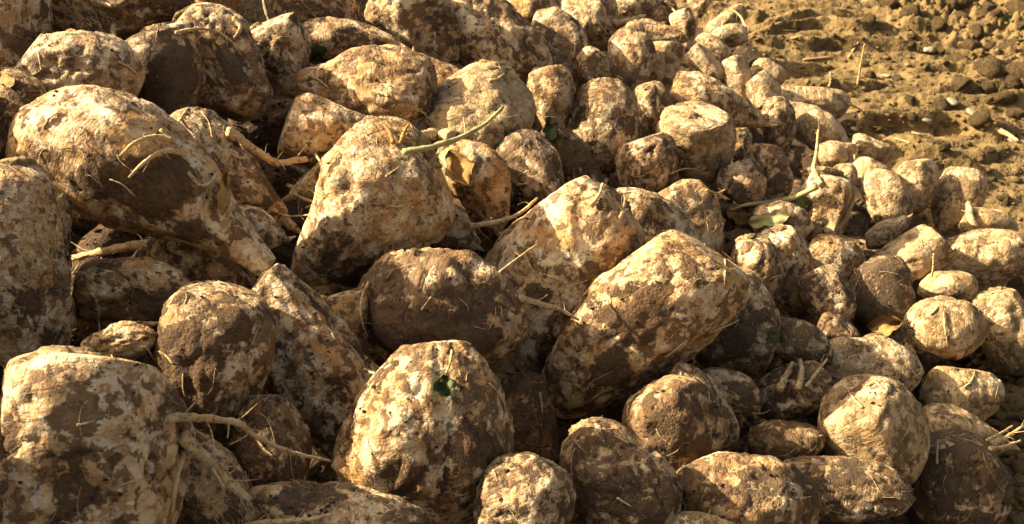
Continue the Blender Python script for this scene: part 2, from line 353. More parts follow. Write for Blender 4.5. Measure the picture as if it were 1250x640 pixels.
# ------------------------------------------------------------------ the beets of the heap
# key: cx, cy, length, width (photo px), direction of the root tip (deg, 0 right, 90 down), tilt of the tip towards the viewer,
#      taper, mud, tone, grey, warm, lift (m towards the viewer), label, options
BEETS = {
# ---- upper left, mostly in the shade
'A1': (14, 28, 165, 92, 100, 5, .3, .35, .45, .35, .3, 0, 'grey-brown beet hanging point down in the top left corner'),
'A2': (86, 14, 100, 62, 48, 10, .35, .3, .6, .0, .8, 0, 'reddish beet with a pale knob end, beside the top left corner beet', {'tip': .4}),
'A3': (168, 8, 135, 84, 5, 0, .1, .5, .7, .3, .5, 0, 'wide dark brown beet at the top edge above the long grey beet'),
'A4': (85, 105, 180, 112, -8, 0, .05, .2, .35, .6, .2, 0, 'broad dusty grey beet directly behind the big mud-caked beet'),
'A5': (198, 98, 130, 112, 68, 10, .38, .6, .55, .6, .2, 0, 'dark grey beet with a bare lower point above the black hollow', {'patch': [(205, 90, 40, .9)]}),
'A6': (184, 230, 336, 152, 31, 4, .48, .08, .0, .0, .45, .09, 'large mud-caked beet tapering to a broken sunlit root end', {'tip': .30, 'neck': .34, 'flats': 2, 'crown': .16, 'patch': [(140, 210, 45, 1.0), (185, 235, 40, 1.0), (105, 225, 30, .8), (215, 215, 35, .8), (235, 285, 25, .5), (80, 140, 40, -.8), (150, 155, 45, -.8), (305, 315, 25, -.8)]}),
'A7': (270, 77, 155, 96, 47, 0, .1, .35, .4, .55, .35, 0, 'blotchy beet lying slantwise with thin roots across its upper edge', {'patch': [(290, 85, 22, .7)]}),
'A8': (274, -2, 78, 68, 72, 10, .6, .5, .4, .0, 1.0, 0, 'small orange topped beet with dark underside and thin tail at the top edge'),
'A9': (344, 66, 104, 74, 50, 0, .15, .3, .35, .9, .2, 0, 'dull grey beet in shade left of the sunlit topped pair'),
'A10': (366, 6, 110, 74, 8, 0, .2, .35, .45, .2, .5, 0, 'shaded brown beet cut by the top edge left of the dark gap'),
'A25': (420, 16, 52, 40, 50, 0, .3, .3, .4, .7, .2, -.05, 'small grey beet tip in the dark gap at the top'),
'A11': (424, 52, 116, 56, 5, 0, .1, .25, .25, .3, .3, 0, 'long pale beet with a sunlit top behind the white-ended beet'),
'A12': (434, 106, 190, 94, 178, -5, .36, .3, .25, .3, .5, 0, 'long beet with a cut whitish root end and sunlit back', {'tip': .42, 'neck': .3, 'patch': [(355, 122, 14, -.8)]}),
'A13': (398, 160, 112, 84, 5, 0, .1, .2, .3, .3, .5, 0, 'oval orange-brown beet below the white-ended beet'),
'A14': (276, 214, 175, 112, 35, 0, .15, .35, .4, .75, .1, -.03, 'dull grey beet lying in shade behind the broken root end'),
'A15': (312, 278, 78, 54, 20, 0, .2, .2, .3, .9, .0, 0, 'small smooth grey-green beet between the two large beets'),
'A22': (20, 152, 130, 72, 95, 0, .2, .3, .45, .0, .6, 0, 'rough orange-brown beet squeezed in along the left edge'),
'A23': (72, 268, 80, 40, 80, 0, .3, .4, .5, .2, .3, 0, 'small rough dark beet wedged behind the smooth left edge beet'),
'A16': (446, 262, 216, 164, 141, -4, .34, .05, .05, .1, .5, .04, 'big cone-shaped beet with a green leaf stalk on its peak', {'crown': .2, 'flats': 1, 'bend': 0, 'e': .68, 'neck': .2, 'patch': [(420, 320, 45, .5), (500, 300, 60, -.6), (440, 250, 50, -.5)]}),
'A17': (414, 206, 135, 62, 150, 0, .2, .1, .2, .1, .3, 0, 'pale ridged beet shoulder behind the beet with the green stalk'),
'A18': (586, 145, 136, 132, 95, 6, -.05, .12, .1, .1, .45, .06, 'lumpy sunlit beet behind the green stalk', {'dust': .7, 'lump': .15, 'slc': 0, 'flats': 2}),
'A19': (582, 228, 122, 76, 58, 0, .2, .1, .1, .1, .7, 0, 'smooth beet with orange lower end under the lumpy sunlit beet'),
'A21': (556, 276, 72, 44, 50, 0, .2, .1, .1, .1, .1, 0, 'small pale beet glimpsed right of the green-stalk beet'),
# ---- upper middle
'B1': (515, 34, 128, 104, 65, 0, .15, .3, .4, .5, .3, 0, 'faceted grey-brown beet at the top with a pale round scar', {'lump': .15}),
'B2': (605, 46, 158, 104, 40, 0, .0, .3, .25, .6, .3, 0, 'large dull beet with a tiny nub at its lower right', {'lump': .14}),
'B2b': (531, 96, 74, 56, -125, 0, .4, .2, .2, .1, .4, 0, 'small three-cornered beet with a sunlit peak in the upper middle'),
'B3': (650, 24, 76, 68, 80, 0, .25, .1, .1, .0, .8, 0, 'rounded orange beet near the top beside the nubbed beet'),
'B4': (683, 66, 110, 60, 80, 0, .1, .4, .5, .9, .1, 0, 'dark grey upright beet in the shade below the orange one'),
'B5': (725, 28, 88, 74, 30, 0, .3, .2, .35, .3, .3, 0, 'brown beet with a root pointing right near the top'),
'B6': (672, 126, 80, 58, 80, 0, .1, .2, .3, .3, .4, 0, 'small mottled beet just right of the lumpy sunlit beet'),
'B7': (738, 155, 112, 80, 92, 5, .1, .35, .55, .6, .2, 0, 'dark rounded beet with a whitish mark on its top'),
'B8': (764, 82, 92, 58, 100, 0, .2, .35, .45, .8, .1, 0, 'grey upright beet above the dark rounded beet'),
'B8b': (768, 48, 44, 34, 150, 0, .1, .1, .1, .1, .3, 0, 'small sunlit beet top behind the grey upright beet'),
'B9': (788, 205, 84, 82, 90, 0, .0, .35, .6, .5, .1, 0, 'dusky round beet left of the flat-topped beet'),
'B10': (655, 216, 116, 70, 50, 0, .1, .5, .3, .7, .1, 0, 'grey and white blotched beet in shade below the blue-green leaf'),
'B11': (704, 208, 112, 50, 55, 0, .2, .7, .5, .3, .3, -.02, 'dark narrow beet slanting beside the black hollow in the middle'),
'B12': (722, 84, 52, 44, 90, 0, .1, .4, .6, .5, .2, 0, 'small dark beet between the two grey upright beets'),
'B13': (808, 88, 66, 48, 92, 0, .1, .2, .3, .1, .5, 0, 'small beet with a sunlit cap above the flat-topped beet'),
'B14': (785, 10, 82, 46, 5, 0, .15, .2, .3, .2, .3, 0, 'brown beet at the top edge, pale above and dark beneath'),
'B14b': (802, 40, 74, 34, 8, 0, .1, .2, .25, .1, .4, 0, 'narrow beet lying level with a sunlit back near the top'),
'B15': (796, 136, 72, 46, 90, 0, .1, .4, .6, .5, .1, -.03, 'dark beet deep in the shade above the dusky round beet'),
'B16': (877, 132, 122, 58, 22, 0, .1, .12, .15, .2, .4, 0, 'long sunlit beet lying slantwise above the flat-topped beet'),
'B17': (848, 183, 96, 92, 88, -32, .1, .15, .2, .1, .6, .02, 'round flat-topped beet with a dark dot in its cut crown', {'dust': .7, 'lump': .07, 'patch': [(842, 166, 3.5, 1.2), (870, 200, 16, .5)]}),
'B18': (833, 40, 56, 32, 85, 0, .1, .2, .3, .6, .1, 0, 'slim upright greyish beet near the top, at the field side'),
'B19': (853, 5, 34, 28, 80, 0, .1, .3, .6, .0, .5, 0, 'tiny brown beet at the top edge by the field'),
'B20': (812, 12, 46, 34, 70, 0, .1, .2, .3, .2, .4, 0, 'small rounded beet at the top left of the tiny brown one'),
# ---- along the field edge
'C1': (886, 27, 56, 24, 152, 0, .1, .1, .05, .1, .2, 0, 'slender pale beet farthest out on the field soil'),
'C1b': (890, 44, 46, 28, 165, 0, .1, .1, .1, .1, .3, 0, 'stubby sunlit beet just below the slender pale one'),
'C2': (873, 66, 58, 34, 30, 0, .1, .1, .05, .1, .2, 0, 'bright pale beet with its right end in its own shadow'),
'C3': (863, 80, 56, 32, 55, 0, .1, .1, .05, .1, .2, .01, 'pale beet with a knob, below the bright one'),
'C3b': (843, 72, 26, 20, 170, 0, .1, .1, .1, .1, .2, 0, 'tiny pale beet nub left of the knobbed pale beet'),
'C4': (901, 98, 56, 32, 70, 0, .2, .1, .1, .3, .2, 0, 'small upright pale beet leaning on the long slanting beet'),
'C5': (938, 89, 42, 34, 5, 0, .0, .1, .1, .1, .3, 0, 'small beet with a shadowed right face on the field edge'),
'C6': (932, 112, 44, 36, 60, 0, .0, .1, .1, .2, .3, 0, 'small blotched beet below the one with a shadowed face'),
'C7': (990, 125, 92, 42, -4, 0, .05, .1, .1, .1, .3, 0, 'long pale beet lying level with a blunt shadowed end'),
'C8': (975, 142, 74, 30, 3, 0, .1, .1, .1, .1, .3, 0, 'thin pale beet tucked under the level pale beet'),
'C9': (1003, 166, 78, 46, 32, 0, .1, .12, .15, .2, .3, 0, 'tan sloping beet below the pair of level beets'),
'C10': (1022, 188, 50, 36, -22, 0, .2, .1, .2, .1, .6, 0, 'small wedge-shaped orange beet below the tan sloping beet'),
'C11': (1066, 184, 52, 36, 15, 0, .1, .1, .15, .0, .5, 0, 'small smooth beet at the field edge right of the wedge beet'),
'C12': (1066, 214, 66, 40, 15, 0, .1, .12, .15, .2, .3, 0, 'tan beet behind the beet with a black hole'),
'C12b': (1030, 220, 40, 34, 60, 0, .1, .2, .3, .3, .3, 0, 'small dull beet between the wedge beet and the tan beet'),
'C13': (1082, 246, 80, 52, 55, 0, .0, .12, .1, .1, .3, .01, 'smooth tan beet with a small black hole in its side', {'patch': [(1066, 246, 4, 1.3)], 'lump': .07}),
'C14': (1117, 228, 64, 54, 85, 0, .1, .2, .2, .2, .4, 0, 'rounded beet with a dark streak right of the holed beet'),
'C15': (1167, 250, 88, 60, 102, 0, .2, .12, .15, .3, .3, 0, 'upright whitish beet standing alone against the field soil', {'patch': [(1180, 232, 14, .6)]}),
'C16': (1206, 276, 68, 44, 15, 0, .1, .15, .15, .1, .5, 0, 'tan beet with a pointed stub behind the knobbly beet'),
'C17': (1204, 316, 98, 76, 150, 0, .0, .2, .15, .2, .4, 0, 'knobbly beet with a bright square face at the right', {'lump': .2}),
'C18': (1110, 312, 96, 60, 160, 0, .15, .1, .1, .2, .3, 0, 'sunlit beet with a bright pale left point above the dark cone'),
'C18b': (1082, 282, 60, 30, -30, 0, .2, .1, .1, .1, .2, 0, 'pale neck-shaped beet lying under the holed beet'),
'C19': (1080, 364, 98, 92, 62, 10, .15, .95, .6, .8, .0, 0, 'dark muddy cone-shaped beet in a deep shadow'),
'C20': (1156, 352, 68, 50, 170, 0, .15, .1, .05, .0, .4, 0, 'small bright yellowish beet above the round tan one'),
'C21': (1154, 402, 104, 80, 0, 0, .0, .2, .2, .1, .5, .01, 'round tan beet with an orange underside and a root thread', {'patch': [(1125, 425, 16, -.5)]}),
'C22': (1226, 405, 102, 78, 85, 0, .05, .2, .2, .3, .2, 0, 'large rough beet cut by the right edge'),
'C23': (1060, 450, 124, 84, 5, 0, .0, .15, .1, .1, .3, 0, 'broad sandy beet with a shallow dent, behind the sandy round one', {'lump': .14}),
'C24': (1067, 528, 148, 124, 45, -10, .0, .2, .15, .2, .3, .03, 'large sandy round beet in full sun at the lower right', {'lump': .07, 'patch': [(1075, 510, 24, .35)]}),
'C25': (1175, 480, 96, 80, 10, 0, .05, .1, .1, .0, .5, 0, 'smooth bright beet with a shaded base right of the sandy ones'),
'C26': (1180, 530, 108, 64, 15, 0, .2, .15, .2, .0, .4, 0, 'tan beet with forked root stubs at its right end'),
'C27': (1168, 594, 128, 114, 80, 0, .05, .75, .4, .8, .0, 0, 'dark beet with grey streaks in the lower right corner'),
'C28': (1030, 597, 160, 76, 10, 0, .0, .42, .4, .8, .0, 0, 'long greyish beet with a bright sunlit right end'),
'C29': (912, 614, 178, 128, 15, 0, .05, .45, .5, .6, .5, 0, 'wide brown beet with grey smears at the bottom right'),
'C30': (860, 652, 110, 44, 5, 0, .1, .1, .1, .1, .4, .03, 'sunlit beet rim peeping in at the bottom edge'),
'C31': (960, 540, 90, 58, 0, 0, .1, .5, .7, .0, .4, -.03, 'dark reddish beet in the shadow left of the sandy round one'),
'C32': (966, 482, 98, 66, 152, 0, .15, .55, .45, .3, .2, 0, 'dark beet with pale root stubs sticking up in sunlight'),
'C33': (890, 480, 82, 56, 30, 0, .1, .45, .35, .8, .1, 0, 'grey mottled beet in the shade below the brown-streaked tall beet'),
'C34': (860, 496, 118, 56, 45, 0, .1, .4, .4, .5, .3, 0, 'narrow mossy brown beet running down beside the grey mottled beet'),
'C35': (822, 534, 132, 128, 60, 0, .05, .55, .7, .2, .1, -.05, 'big dark brown beet deep in shadow at the lower middle'),
'C36': (750, 592, 160, 132, 66, 0, -.25, .5, .45, .4, .2, 0, 'brown beet with a pale slanting scrape on its shoulder', {'patch': [(735, 570, 50, .3)]}),
'C37': (634, 622, 130, 122, 70, 0, -.1, .4, .25, .7, .2, 0, 'dull greenish-grey mottled beet at the bottom middle'),
# ---- the middle
'D1': (525, 532, 234, 214, -94, 12, .24, .22, .0, .1, .45, .02, 'large pear-shaped beet with a scrap of green leaf near its peak', {'flats': 0, 'seed': 3, 'neck': .05, 'e': .78, 'patch': [(480, 590, 40, .7), (560, 570, 45, .5), (600, 550, 35, .5), (520, 470, 40, -.3)]}),
'D2': (545, 377, 200, 160, 14, 5, .02, .48, .35, .5, .35, .01, 'big dark rounded beet in the very middle with greenish smears', {'flats': 1, 'seed': 5, 'patch': [(560, 410, 55, .45), (600, 380, 45, .35), (480, 410, 40, .35)]}),
'D3': (668, 362, 290, 158, 123, 0, .15, .1, .0, .1, .35, -.03, 'long beet with a pale sunlit top lying right of the middle', {'crown': .2, 'patch': [(655, 358, 16, 1.), (720, 330, 12, .8), (690, 280, 40, -.7)], 'lump': .12}),
'D4': (775, 404, 272, 146, 131, 0, .14, .3, .05, .1, .4, .01, 'big sunlit-topped beet with a long dark mud streak', {'flats': 2, 'bend': .04, 'patch': [(800, 375, 26, .9), (775, 400, 26, .9), (745, 385, 14, .8), (750, 450, 28, .9), (770, 320, 40, -.9), (825, 380, 25, -.6)]}),
'D5': (795, 274, 120, 66, 20, 0, .1, .15, .15, .3, .3, -.01, 'half-hidden pale ridged beet behind the mud-streaked beet'),
'D6': (836, 284, 112, 100, 60, 0, .05, .2, .2, .4, .4, 0, 'dusty beet with orange flank above the mud-streaked beet', {'lump': .14}),
'D7': (892, 396, 134, 100, 78, 0, -.05, .35, .3, .8, .2, 0, 'tall grey-topped beet streaked with brown, right of the mud-streaked beet', {'patch': [(905, 415, 22, .7)]}),
'D8': (920, 336, 94, 66, 75, 0, .05, .5, .5, .6, .1, 0, 'dark greyish beet in shade beside an orange-sided beet'),
'D9': (956, 330, 104, 74, 80, 0, .05, .15, .15, .2, .6, 0, 'beet with a sunlit cap and glowing orange side'),
'D10': (910, 226, 58, 54, 70, 0, .1, .35, .3, .9, .0, 0, 'small grey rounded beet right below the flat-topped beet'),
'D11': (938, 214, 76, 54, 85, 0, .1, .3, .3, .8, .1, 0, 'small grey upright beet behind the long thin root'),
'D12': (902, 180, 46, 32, 85, 0, .1, .3, .4, .3, .3, -.01, 'little brown beet in the shade under the long slanting beet'),
'D13': (950, 156, 72, 42, 90, 0, .1, .5, .5, .9, .0, -.02, 'dark bluish-grey beet in the hollow beside the thin pale beet'),
'D14': (1006, 262, 108, 76, 98, 0, -.1, .2, .15, .2, .4, .01, 'beet with a root tail standing straight up from its top', {'crown': .3}),
'D15': (956, 270, 70, 52, 20, 0, .1, .1, .1, .3, .2, 0, 'pale beet with a green leaf scrap under the long thin root'),
'D16': (1020, 318, 78, 54, 35, 0, .1, .2, .2, .4, .3, 0, 'shaded tan beet below the beet with the upright root'),
'D17': (1010, 366, 82, 62, 85, 0, .1, .45, .3, .9, .0, 0, 'grey mottled beet left of the dark muddy cone'),
'D18': (974, 420, 92, 50, 30, 0, .1, .45, .3, .9, .1, 0, 'dark beet with whitish lines beside the broad sandy beet'),
'D19': (1024, 404, 52, 40, 20, 0, .1, .6, .5, .7, .0, -.01, 'small dark beet below the grey mottled one, near a dried leaf'),
'D20': (1090, 430, 70, 50, 30, 0, .1, .5, .6, .2, .2, -.04, 'dark beet in the gap behind the broad sandy beet'),
# ---- lower left
'E1': (26, 332, 270, 142, 80, 0, .0, .12, .05, .3, .3, .02, 'tall smooth beet cut by the left edge with a sunlit shoulder', {'patch': [(30, 240, 50, -.5), (30, 400, 50, .3)]}),
'E2': (92, 582, 300, 254, 88, 0, .0, .22, .0, .15, -.3, .02, 'huge pale speckled beet filling the bottom left corner', {'lump': .06, 'e': .42, 'flats': 1}),
'E3': (145, 420, 92, 46, -10, 0, .15, .1, .1, .0, .4, .04, 'crumbly sunlit beet piece above the huge speckled beet', {'lump': .22}),
'E4': (178, 366, 150, 84, 10, 0, .1, .4, .35, .0, .6, -.02, 'brown beet in shade under the big mud-caked beet'),
'E4b': (126, 346, 72, 40, 5, 0, .1, .2, .3, .1, .4, 0, 'small brownish beet end beside the tall smooth left edge beet'),
'E5': (258, 450, 204, 142, 106, 5, .12, .5, .3, .15, .35, .01, 'beet with a large dark mud patch on its left half', {'slc': 0, 'patch': [(222, 440, 50, 1.2), (235, 490, 25, .7), (290, 395, 25, .7), (290, 460, 30, -.6), (290, 500, 25, -.4)]}),
'E6': (386, 446, 248, 132, -122, 5, .24, .22, .05, .1, .4, 0, 'long club-shaped beet leaning down right with a thin upper end', {'neck': .12, 'flats': 2, 'patch': [(410, 500, 30, .3)]}),
'E7': (332, 545, 125, 86, 80, 0, .1, .55, .5, .5, .1, -.02, 'dark speckled beet in the shadow behind the long pale root'),
'E8': (255, 598, 150, 82, 55, 0, .25, .4, .3, .7, .1, 0, 'fibrous forked beet with a sunlit broken tip', {'lump': .18, 'patch': [(290, 600, 16, -1)]}),
'E9': (412, 632, 225, 92, 8, 0, .0, .35, .15, .6, .1, .02, 'long dark-spotted pale beet along the bottom edge'),
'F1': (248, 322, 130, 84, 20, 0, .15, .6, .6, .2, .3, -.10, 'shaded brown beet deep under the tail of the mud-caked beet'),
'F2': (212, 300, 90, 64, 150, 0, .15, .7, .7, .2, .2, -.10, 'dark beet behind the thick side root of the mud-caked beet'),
'E10': (425, 386, 64, 52, 90, 0, .1, .2, .2, .0, .6, -.02, 'small yellowish beet glimpsed behind the dark middle beet'),
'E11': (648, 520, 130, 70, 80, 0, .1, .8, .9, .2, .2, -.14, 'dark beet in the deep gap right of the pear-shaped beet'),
}


keys = list(BEETS); NB = len(keys)
for _i, _k in enumerate(keys):                       # many of the farther roots narrow towards the tip
    if _k[0] in 'AB' and _k != 'A18' and BEETS[_k][6] < .2 and _i % 3 != 0: BEETS[_k] = BEETS[_k][:6]+(BEETS[_k][6]+.2,)+BEETS[_k][7:]
B = [BEETS[k] for k in keys]
def l3(L, Wd, tilt):
    t = math.radians(tilt)
    return math.sqrt(max(L*L-(Wd*math.sin(t))**2, (0.75*Wd*math.cos(t))**2))/math.cos(t)
DIR = np.array([ray(b[0], b[1]) for b in B])
T0 = np.array([hit_heap(b[0], b[1], 0.02) for b in B])
T0 = T0-np.array([b[11] for b in B])
AX = []
for b in B:
    a, t = math.radians(b[4]), math.radians(b[5])
    AX.append(math.cos(a)*math.cos(t)*RGT-math.sin(a)*math.cos(t)*UPV-math.sin(t)*FWD)
AX = np.array(AX)
LEN = np.array([l3(b[2], b[3], b[5]) for b in B])/FPX; WID = np.array([b[3] for b in B])/FPX
KT = np.array([b[6] for b in B])
# settle: push beets that share space apart along their lines of sight, keep each near the heap's surface
NS = 5
st = np.linspace(-0.72, 0.72, NS)
sr = np.stack([profile(st, k)/profile(np.linspace(-1, 1, 99), k).max() for k in KT])     # NB x NS
T = T0.copy(); own = np.repeat(np.arange(NB), NS)
for it in range(160):
    Cn = CAM+DIR*T[:, None]
    SPH = (Cn[:, None, :]+AX[:, None, :]*(st[None, :, None]*(LEN*T/2)[:, None, None]*0.92)).reshape(-1, 3)
    R = (sr*(WID*T/2)[:, None]*0.9).reshape(-1)
    D = np.linalg.norm(SPH[:, None]-SPH[None], axis=-1)
    pen = (R[:, None]+R[None]-D); pen[own[:, None] == own[None]] = 0
    pen = np.clip(pen-0.06*np.minimum(R[:, None], R[None]), 0, None)
    PM = pen.reshape(NB, NS, NB, NS).max(axis=(1, 3))
    sgn = np.sign(T0[:, None]-T0[None]+1e-6*(np.arange(NB)[:, None]-np.arange(NB)[None]))
    near = np.abs(T0[:, None]-T0[None])
    push = (PM*sgn).sum(1)
    T = T+0.22*np.clip(push, -0.05, 0.05)-0.035*(T-T0)

beet_obj = {}
def to_world(axis, roll, loc):
    z = Vector(axis).normalized(); x = z.orthogonal().normalized(); y = z.cross(x)
    m = Matrix((x, y, z)).transposed()
    m = (m @ Matrix.Rotation(roll, 3, 'Z')).to_4x4(); m.translation = Vector(loc); return m
GROUP = 'sugar beets heaped in the pile'
for i, (k, b) in enumerate(zip(keys, B)):
    opt = b[13] if len(b) > 13 else {}
    seed = 11+i*7+opt.get('seed', 0); rng = random.Random(seed)
    size = max(b[2], b[3])
    nu, nv = (112, 84) if size > 150 else (72, 54) if size > 80 else (48, 36)
    L, Wd = LEN[i]*T[i], WID[i]*T[i]
    lump = opt.get('lump', 0.135)
    V, F = beet_geom(L*1.05, Wd*1.06, b[6], seed, nu, nv, lump, opt.get('tip', 0.0), opt.get('bend', rng.uniform(-.12, .12)), 0.09,
                     1.0, opt.get('neck', rng.uniform(0, .28) if b[6] >= .2 else 0.0), opt.get('e', rng.uniform(.6, .85)), opt.get('flats', 1 if lump < .09 else rng.choice((2, 3, 4, 5))), opt.get('slc', 0.0 if size > 150 or b[7] > .4 else 0.3))
    crease, cut = beet_geom.extra
    mw = to_world(AX[i], opt.get('roll', rng.uniform(0, 6.28)), CAM+DIR[i]*T[i])
    o = mesh_obj('sugar_beet', V, F, M_BEET, mw=mw)
    # dirt caked at given spots
    M3 = np.array(mw); Wv = V@M3[:3, :3].T+M3[:3, 3]
    px, py, pz = project(Wv)
    pv = np.zeros(len(V))
    for (cx, cy, rr, sgnp) in opt.get('patch', ()):
        facing = pz < (pz.mean()+0.1*Wd)
        dd = np.where(facing, (px-cx)**2+(py-cy)**2, 1e9); j = int(np.argmin(dd))
        d3 = np.linalg.norm(V-V[j], axis=1); rad = rr*pz[j]/FPX
        pv += sgnp*(1-sstep(0.55*rad, 1.25*rad, d3))
    if opt.get('patch'):
        nn_ = np.empty(len(V)*3, np.float32); o.data.vertices.foreach_get('normal', nn_); nn_ = nn_.reshape(-1, 3)
        V = V+nn_*(np.clip(pv, 0, 1)*(0.0025+0.002*fbm(V*90, seed+7, 3)))[:, None]
        o.data.vertices.foreach_set('co', V.astype(np.float32).ravel()); o.data.update()
    pv = pv+crease*(0.25+0.5*b[7])*(1-cut)
    ct = o.data.attributes.new('cutv', 'FLOAT', 'POINT'); ct.data.foreach_set('value', cut.astype(np.float32))
    at = o.data.attributes.new('mudv', 'FLOAT', 'POINT'); at.data.foreach_set('value', pv.astype(np.float32))
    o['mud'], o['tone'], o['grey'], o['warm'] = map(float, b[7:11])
    o['dust'] = float(opt.get('dust', 0.6 if k[0] == 'C' and b[7] < .4 else 0.06))
    tag(o, b[12], 'sugar beet', GROUP)
    beet_obj[k] = o
    # the crown: a rough cap of old leaf bases on the end opposite the root tip, where that end looks out of the heap
    topv = V[V[:, 2] < V[:, 2].min()+0.05*L].mean(0); endv = V[V[:, 2] > V[:, 2].max()-0.05*L].mean(0)
    view = -(AX[i]@DIR[i])/np.linalg.norm(DIR[i])          # > 0: root tip towards the viewer
    crown = opt.get('crown', 0)
    if not crown and size >= 60 and (view < -0.05 or AX[i][2] < -0.35) and rng.random() < .65: crown = rng.uniform(.13, .2)
    if crown:
        cr = Wd*crown; cf, tt, ph = sphere_grid(36, 14)
        D = np.stack([np.sin(tt)*np.cos(ph), np.sin(tt)*np.sin(ph), -np.cos(tt)], -1)
        n = 1+0.3*fbm(D*2.3+seed, seed+3, 3)+0.25*fbm(D*6+seed, seed+4, 2)
        CV = D*n[:, None]*np.array([cr, cr, cr*0.4])+topv+np.array([0, 0, cr*0.18])
        mesh_obj('crown', CV, cf, M_CROWN, parent=o, mw=mw)
    if b[6] >= .2 and 48 <= size < 200 and not opt.get('tip') and k not in ('D3', 'B5', 'A8'):
        q = endv-np.array([0, 0, Wd*.10]); l = Wd*rng.uniform(.16, .30); bx, by = rng.gauss(0, .5)*l, rng.gauss(0, .5)*l
        TV, TF = tube([q, q+np.array([bx*.1, by*.1, Wd*.10+l*.3]), q+np.array([bx*.5, by*.5, Wd*.10+l*.7]), q+np.array([bx, by, Wd*.10+l])], [Wd*.085, Wd*.06, Wd*.032, Wd*.012], 8, seed=seed, rough=.12)
        mesh_obj('root_tail', TV, TF, M_ROOT, parent=o, mw=mw)
bpy.context.view_layer.update()

# ------------------------------------------------------------------ beets lower down that show in the gaps, and the heap's near surroundings
TEMPL = []
for j in range(10):
    rng = np.random.default_rng(900+j)
    V, F = beet_geom(rng.uniform(.15, .22), rng.uniform(.11, .14), rng.uniform(.05, .4), 900+j, 48, 36)
    TEMPL.append((V, F))
tmesh = {}
def spare_beet(j, axis, loc, scale, label, grp):
    if j not in tmesh:
        o = mesh_obj('sugar_beet', *TEMPL[j], M_BEET); tmesh[j] = o.data
        o.data.attributes.new('mudv', 'FLOAT', 'POINT')
    else:
        o = bpy.data.objects.new('sugar_beet', tmesh[j]); C.objects.link(o)
    o.matrix_world = to_world(axis, rnd.uniform(0, 6.28), loc) @ Matrix.Scale(scale, 4)
    o['mud'], o['tone'], o['grey'], o['warm'] = rnd.uniform(.7, 1.3), rnd.uniform(.6, 1.0), rnd.uniform(.1, .6), rnd.uniform(0, .5)  # heavy mud and dark tone put the shade of the gaps into the skin
    o['dust'] = 0.0
    return tag(o, label, 'sugar beet', grp)
rnd = random.Random(5)
def shoulder(x, y):
    """unseen extra heap height past the left edge, shaped to cast shade inward"""
    x, y = np.asarray(x, float), np.asarray(y, float)
    edge = -0.40*y-0.10
    return np.clip((edge-x)*0.75, 0, 1)*(1-0.85*sstep(1.35, 1.9, y))*(1-sstep(2.9, 3.3, y))
deep, outer = [], []
HOLLOWS = [(310, 140, 50), (255, 165, 40), (445, 10, 40), (715, 235, 40), (650, 470, 45), (580, 490, 20), (1240, 490, 60), (840, 240, 25)]   # open holes between beets
yy = 0.35
while yy < 4.4:
    xx = -1.9
    while xx < 1.2:
        x, y = xx+rnd.uniform(-.035, .035), yy+rnd.uniform(-.035, .035)
        xx += 0.165
        s = float(toe_dist(np.array(x), np.array(y)))
        if s < 0.10: continue
        h0 = float(heap(np.array(x), np.array(y)))
        ax = (rnd.gauss(0, 1), rnd.gauss(0, 1), rnd.gauss(0, .4))
        u, v_, d = project((x, y, h0))
        inside = -25 < u < PW+25 and -25 < v_ < PH+25 and d > 0.3
        if inside:
            if h0 > 0.12 and all(math.hypot(u-a, v_-b) > c for a, b, c in HOLLOWS):
                deep.append(spare_beet(rnd.randrange(10), ax, (x, y, h0-0.22), rnd.uniform(.85, 1.1), 'beet coloured dark as gap shade, almost hidden beneath the others', 'beets deep in the gaps'))
        elif (u < 0 or v_ < 0) and -330 < u < PW and -220 < v_ < PH+60 and d > 0.45 and y < 3.4:
            far = max(0, -u, -v_, u-PW, v_-PH)
            if far > 60:
                outer.append(spare_beet(rnd.randrange(10), ax, (x, y, h0-0.005+float(np.clip(shoulder(x, y), 0, .08))), rnd.uniform(.9, 1.15), 'muddy beet of the same heap beyond the picture', 'beets beyond the frame'))
    yy += 0.15
bpy.context.view_layer.update()

# ------------------------------------------------------------------ ground
def axis_pts(lo, hi, step, far):
    a = np.arange(lo, hi, step); g = []
    d = step
    x = hi
    while x < far: g.append(x); d *= 1.25; x += d
    h = []; d = step; x = lo-step
    while x > -far: h.append(x); d *= 1.25; x -= d
    return np.concatenate([h[::-1], a, g])
gx = axis_pts(0.55, 1.8, 0.0058, 150); gy = axis_pts(1.75, 4.25, 0.0062, 150)
X, Y = np.meshgrid(gx, gy, indexing='ij')
sd_ = toe_dist(X.ravel(), Y.ravel())
xy = np.stack([X.ravel(), Y.ravel(), np.zeros(X.size)], -1)
rough_zone = sstep(0.25, 0.75, -sd_+0.18*fbm(xy*1.5, 3, 2))         # churned soil away from the heap
z = 0.040*fbm(xy*np.array([1.6, 9.0, 1])+3, 5, 3)
wob = 0.55*fbm(xy*np.array([1.5, 1.5, 1])+2, 23, 3)+0.25*fbm(xy*6, 27, 2)
for kf, sh, amp in ((6.5, 0, .060), (13.0, .4, .042)):
    f = Y.ravel()*kf+wob*kf*.25+sh; fi = f-np.floor(f)
    patchy = sstep(-0.05, 0.35, fbm(np.stack([X.ravel()*2.2, np.floor(f)*3.1, np.zeros(X.size)], -1), 29+int(kf), 2))
    z += amp*patchy*(1-0.8*rough_zone)*(sstep(0, .12, fi)*(1-fi)**1.3)
bl = np.abs(fbm(xy*9.0, 31, 5, 0.62))
bl2 = np.abs(fbm(xy*24.0+5, 35, 4, 0.6))
z += rough_zone*(0.09*np.clip(fbm(xy*5.5, 41, 4, 0.6), -0.6, 1)+0.13*bl+0.055*bl2-0.03)
